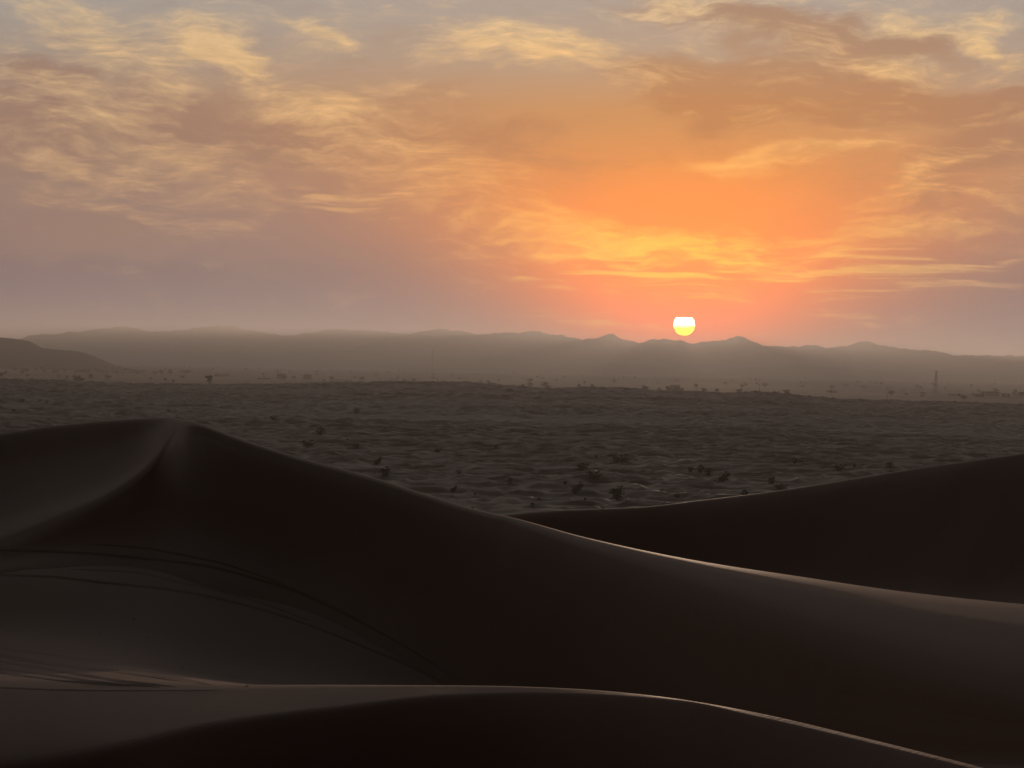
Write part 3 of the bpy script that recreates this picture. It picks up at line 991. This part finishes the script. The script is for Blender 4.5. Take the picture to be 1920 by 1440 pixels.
# ------------------------------------------------------------------ towers and poles
def lattice_tower():
    p = on_plain(1754, 739)
    s_ = p[1] / FPX
    H = 41 * s_
    e = bpy.data.objects.new('lattice_tower', None)
    C.objects.link(e)
    e.location = tuple(p)
    e.rotation_euler = (0, math.radians(1.2), 0.4)
    tag(e, 'tall dark lattice tower with a platform head on the right of the plain', 'tower')
    b, tp = 3.4, 0.9
    half = lambda z: b + (tp - b) * (z / H)
    cs = ((-1, -1), (1, -1), (1, 1), (-1, 1))
    for cx, cy in cs:
        mesh_obj('leg', *tube([(cx * b, cy * b, -.5), (cx * half(H * .5), cy * half(H * .5), H * .5), (cx * tp, cy * tp, H)], [.24, .2, .18], 6), M_STEEL, e)
    lv = [H * t for t in (0, .14, .27, .39, .50, .60, .69, .77, .84, .90, .95, 1.0)]
    for k in range(len(lv) - 1):
        z0, z1 = lv[k], lv[k + 1]
        parts = []
        for i in range(4):
            a, c = cs[i], cs[(i + 1) % 4]
            h0, h1 = half(z0), half(z1)
            parts.append(tube([(a[0] * h0, a[1] * h0, z0), (c[0] * h1, c[1] * h1, z1)], [.09, .09], 4))
            parts.append(tube([(c[0] * h0, c[1] * h0, z0), (a[0] * h1, a[1] * h1, z1)], [.09, .09], 4))
            parts.append(tube([(a[0] * h1, a[1] * h1, z1), (c[0] * h1, c[1] * h1, z1)], [.09, .09], 4))
        mesh_obj('bracing', *join(parts), M_STEEL, e)
    mesh_obj('platform', *box_mesh(-2.3, 2.3, -2.3, 2.3, H, H + .35), M_STEEL, e, smooth=False)
    mesh_obj('railing', *join([box_mesh(-2.3, 2.3, -2.3, -2.2, H + .9, H + 1.1), box_mesh(-2.3, 2.3, 2.2, 2.3, H + .9, H + 1.1),
                               box_mesh(-2.3, -2.2, -2.2, 2.2, H + .9, H + 1.1), box_mesh(2.2, 2.3, -2.2, 2.2, H + .9, H + 1.1)]), M_STEEL, e, smooth=False)
    for k in range(3):
        a = 2 * math.pi * k / 3 + .3
        mesh_obj('antenna', *join([tube([(2 * math.cos(a), 2 * math.sin(a), H), (2 * math.cos(a), 2 * math.sin(a), H + 3.2)], [.14, .14], 6),
                                   box_mesh(2 * math.cos(a) - .25, 2 * math.cos(a) + .25, 2 * math.sin(a) - .2, 2 * math.sin(a) + .2, H + 1.0, H + 3.0)]), M_STEEL, e)
lattice_tower()


def mast():
    p = on_plain(810, 699)
    s_ = p[1] / FPX
    H = 46 * s_
    e = bpy.data.objects.new('radio_mast', None)
    C.objects.link(e)
    e.location = tuple(p)
    tag(e, 'thin tall radio mast fading into the haze left of centre', 'mast')
    mesh_obj('shaft', *tube([(0, 0, -1), (0, 0, H * .5), (0, 0, H * .93)], [2.4, 1.9, 1.5], 6), M_STEEL, e)
    mesh_obj('antenna', *tube([(0, 0, H * .93), (0, 0, H)], [.7, .4], 6), M_STEEL, e)
    for k in range(3):
        a = 2 * math.pi * k / 3
        mesh_obj('guy_wire', *tube([(0, 0, H * .8), (H * .4 * math.cos(a), H * .4 * math.sin(a), 0)], [.12, .12], 4), M_STEEL, e)
mast()


def pole(px, base, hpx, label, arm):
    p = on_plain(px, base)
    s_ = p[1] / FPX
    H = hpx * s_
    e = bpy.data.objects.new('utility_pole', None)
    C.objects.link(e)
    e.location = tuple(p)
    tag(e, label, 'pole', 'poles on the far plain')
    mesh_obj('shaft', *tube([(0, 0, -.4), (0, 0, H)], [.42, .28], 6), M_STEEL, e)
    if arm:
        mesh_obj('crossarm', *box_mesh(-1.5, 1.5, -.12, .12, H - 1.3, H - 1.0), M_STEEL, e, smooth=False)
        for x in (-1.3, 0, 1.3):
            mesh_obj('insulator', *tube([(x, 0, H - 1.0), (x, 0, H - .55)], [.12, .07], 6), M_STEEL, e)
    else:
        mesh_obj('lamp_arm', *tube([(0, 0, H - .2), (.8, 0, H + .25), (1.9, 0, H + .3)], [.12, .1, .08], 5), M_STEEL, e)
        mesh_obj('lamp_head', *box_mesh(1.6, 2.6, -.25, .25, H + .15, H + .4), M_STEEL, e, smooth=False)


pole(605.5, 713, 13, 'dark pole right of the grey block house, left of centre', True)
pole(1407, 721, 12, 'left of two thin poles below the right mountain peak', True)
pole(1418, 721, 10, 'right of two thin poles below the right mountain peak', True)
pole(1424, 735, 15, 'dark pole rising from the dune field brow below the two thin poles', True)
pole(1663, 750, 15, 'faint pole left of the lattice tower near the dune field brow', False)
pole(1733, 724, 10, 'short thin pole just left of the lattice tower head', False)

# ------------------------------------------------------------------ tracks and stones in the hollow
def near_hit(px, py):
    a, b = front.hit(px, py), main.hit(px, py)
    qa = abs(float(py_of(px, a[1], a[2])) - py)
    qb = abs(float(py_of(px, b[1], b[2])) - py)
    if qa > 1.5 and qb < 1.5: return b
    if qb > 1.5 and qa < 1.5: return a
    return a if a[1] < b[1] else b


def track(pts, wid, hgt, label, group, dark=0.0):
    xs = np.arange(pts[0][0], pts[-1][0] + 1, 6.0)
    ys = pchip([p[0] for p in pts], [p[1] for p in pts], xs)
    ys = ys + 0.6 * fbm(xs / 60, xs * 0, int(pts[0][1]), 2)
    wid, hgt = wid * .75, hgt * .55
    off = np.array([-1, -.62, -.3, 0.05, .4, .7, 1.0]) * wid
    prof = np.array([0.0, .55, 1.0, .25, .12, .6, 0.0]) * hgt
    V = []
    n = len(xs)
    wob = fbm(xs / 90 + 3, xs * 0 + 7, int(pts[0][1]) + 3, 2)
    for i, (x, y) in enumerate(zip(xs, ys)):
        f = min(1, (i + .5) / 8 if pts[0][0] > 0 else 1, (n - i - .5) / 10)
        f *= 0.85 + 0.3 * wob[i]
        for o_, h_ in zip(off, prof):
            q = near_hit(float(x), float(y + o_ * max(f, .25)))
            V.append((q[0], q[1], q[2] + 0.004 + h_ * f))
    m_ = len(off)
    o = mesh_obj('tyre_track', np.array(V), grid_faces(n, m_), M_SAND)
    tag(o, label, 'tyre track', group)


UP = ['upper long rut curving along the foot of the great dune, from the left edge', 'short topmost rut above the long one at the great dune foot',
      'lower long rut curving from the left edge across the hollow to the front crest', 'short rut between the two long curving ones in the hollow']
for lab, (pts, w, h) in zip(UP, [
    ([(-60, 1030), (0, 1031), (130, 1035), (270, 1047), (380, 1060), (480, 1085), (560, 1112), (640, 1148), (760, 1212), (860, 1275)], 3.4, .10),
    ([(160, 1020), (250, 1025), (330, 1038), (430, 1060), (520, 1092), (600, 1126), (700, 1176)], 2.6, .08),
    ([(-60, 1077), (0, 1078), (90, 1081), (200, 1093), (300, 1103), (400, 1120), (480, 1140), (560, 1165), (650, 1200), (760, 1245), (840, 1283)], 3.4, .10),
    ([(120, 1066), (250, 1073), (330, 1090), (420, 1110), (500, 1134), (600, 1172)], 2.6, .07)]):
    track(pts, w, h, lab, 'ruts at the foot of the great dune')
LOW = ['thin uppermost rut of the bundle in the lower left sand', 'broadest darkest rut of the bundle in the lower left sand', 'rut just below the broad dark one, lower left sand',
       'fourth rut down in the lower left bundle', 'faint fifth rut down in the lower left bundle', 'lowest rut, running level along the front crest at the left']
for lab, (pts, w, h) in zip(LOW, [
    ([(-60, 1210), (0, 1216), (75, 1225), (160, 1236), (300, 1248), (430, 1268), (560, 1284)], 2.2, .05),
    ([(-60, 1216), (0, 1228), (50, 1238), (110, 1247), (200, 1257), (300, 1270), (400, 1284)], 4.5, .13),
    ([(-60, 1230), (0, 1240), (60, 1250), (150, 1265), (240, 1279), (330, 1288)], 2.8, .07),
    ([(-60, 1244), (0, 1253), (100, 1267), (200, 1281), (300, 1289)], 2.3, .06),
    ([(-60, 1256), (0, 1262), (120, 1277), (250, 1288)], 2.0, .05),
    ([(-60, 1286), (0, 1289), (60, 1292), (200, 1295), (430, 1295)], 1.8, .025)]):
    track(pts, w, h, lab, 'ruts in the lower left sand')

def stone(px, py, wpx, seed, label):
    p = near_hit(px, py)
    r = wpx * p[1] / FPX / 2 * .7
    Rn = random.Random(seed)
    vs, fs = [], []
    nl, nk = 6, 8
    for i in range(nl):
        z = -1 + 2 * i / (nl - 1)
        rr = math.sqrt(max(0.03, 1 - z * z))
        for k in range(nk):
            a = 2 * math.pi * k / nk
            q = Rn.uniform(.8, 1.15)
            vs.append((r * rr * q * math.cos(a) * 1.3, r * rr * q * math.sin(a), r * z * .7 * q))
    for i in range(nl - 1):
        for k in range(nk):
            fs.append((i * nk + k, i * nk + (k + 1) % nk, (i + 1) * nk + (k + 1) % nk, (i + 1) * nk + k))
    fs.append(tuple(range((nl - 1) * nk, nl * nk)))
    fs.append(tuple(reversed(range(nk))))
    o = mesh_obj('stone', vs, fs, M_STONE)
    o.location = (p[0], p[1], p[2] + r * .3)
    o.rotation_euler = (0, 0, Rn.uniform(0, 3))
    tag(o, label, 'stone', 'small stones on the lower left sand')
for k, (px, py, w, lab) in enumerate([
    (341, 1252, 5, 'largest dark stone on the lower left sand, above the front crest'),
    (495, 1245, 3.2, 'rightmost small dark stone on the hollow floor'),
    (186, 1188, 4, 'small dark stone, leftmost on the hollow floor'),
    (278, 1196, 3.6, 'small dark stone in the middle of the hollow floor'),
    (251, 1161, 4, 'topmost small dark stone on the hollow floor'),
    (463, 1287, 5, 'flat dark stone lying on the front crest where the ruts end'),
    (241, 1279, 3.4, 'small dark stone among the ruts near the front crest')]):
    stone(px, py, w, k, lab)


# ------------------------------------------------------------------ the setting sun
def build_sun():
    d = 120000.0
    c = P(1283, 609, d)
    r = 20.0 / FPX * d
    nlat, nlon = 40, 64
    cut = 13.5 / 20.0
    vs, fs = [], []
    zs = np.linspace(-1, cut, nlat)
    for z in zs:
        rr = math.sqrt(max(0, 1 - z * z))
        for k in range(nlon):
            a = 2 * math.pi * k / nlon
            vs.append((r * rr * math.cos(a), r * rr * math.sin(a), r * z))
    for i in range(nlat - 1):
        for k in range(nlon):
            fs.append((i * nlon + k, i * nlon + (k + 1) % nlon, (i + 1) * nlon + (k + 1) % nlon, (i + 1) * nlon + k))
    fs.append(tuple((nlat - 1) * nlon + k for k in range(nlon)))
    mt = bpy.data.materials.new('sun_surface')
    mt.use_nodes = True
    t = mt.node_tree
    t.nodes.clear()
    N = NT(t)
    sp = N.new('ShaderNodeSeparateXYZ')
    t.links.new(N.new('ShaderNodeTexCoord').outputs['Object'], sp.inputs[0])
    zz = N.m('DIVIDE', sp.outputs[2], r)
    xx = N.m('DIVIDE', sp.outputs[0], r)
    col = N.ramp(N.m('MULTIPLY_ADD', zz, 0.5, 0.5), [(0.0, (1.0, 0.42, 0.0, 1)), (0.2, (1.0, 0.55, 0.0, 1)), (0.34, (1, 0.66, 0.02, 1)), (0.50, (1, 0.80, 0.22, 1)), (0.70, (1, 0.90, 0.50, 1)), (1, (1, 0.97, 0.85, 1))])
    nz = N.noise(N.comb(N.m('MULTIPLY', xx, 2.2), 0.0, 0.0), 1.0, detail=3)
    line = N.m('ABSOLUTE', N.m('ADD', zz, N.m('MULTIPLY_ADD', N.m('SUBTRACT', nz, 0.5), -0.30, N.m('MULTIPLY_ADD', xx, -0.12, 0.34))))
    wid = N.m('MULTIPLY_ADD', N.m('ABSOLUTE', xx), 0.08, 0.015)
    veil = N.smooth(N.m('SUBTRACT', line, wid), 0.0, 0.10, 0.30, 1.0)
    em = N.new('ShaderNodeEmission')
    t.links.new(col, em.inputs[0])
    t.links.new(N.m('MULTIPLY', veil, 6.5), em.inputs[1])
    out = N.new('ShaderNodeOutputMaterial')
    add = N.new('ShaderNodeAddShader')          # glowing gas: what shines through it stays visible
    t.links.new(em.outputs[0], add.inputs[0])
    t.links.new(N.new('ShaderNodeBsdfTransparent').outputs[0], add.inputs[1])
    t.links.new(add.outputs[0], out.inputs[0])
    mt.cycles.emission_sampling = 'NONE'
    o = mesh_obj('setting_sun', vs, fs, mt)
    o.location = c
    tag(o, 'blazing yellow-white setting sun with its top cut flat by cloud', 'sun')
build_sun()

# ------------------------------------------------------------------ the air
def build_haze():
    x, y0, y1, z0, z1 = 26500, -3000, 33500, -12, 372
    v = [(sx * x, yy, zz) for zz in (z0, z1) for yy in (y0, y1) for sx in (-1, 1)]
    f = [(0, 2, 3, 1), (4, 5, 7, 6), (0, 1, 5, 4), (2, 6, 7, 3), (0, 4, 6, 2), (1, 3, 7, 5)]
    mt = bpy.data.materials.new('haze')
    mt.use_nodes = True
    t = mt.node_tree
    t.nodes.clear()
    pv = t.nodes.new('ShaderNodeVolumePrincipled')
    pv.inputs['Color'].default_value = (0.985, 0.985, 1.0, 1)
    pv.inputs['Density'].default_value = 7.6e-5
    pv.inputs['Anisotropy'].default_value = 0.54
    out = t.nodes.new('ShaderNodeOutputMaterial')
    t.links.new(pv.outputs[0], out.inputs['Volume'])
    o = mesh_obj('haze', v, f, mt, smooth=False)
    tag(o, kind='stuff')
build_haze()
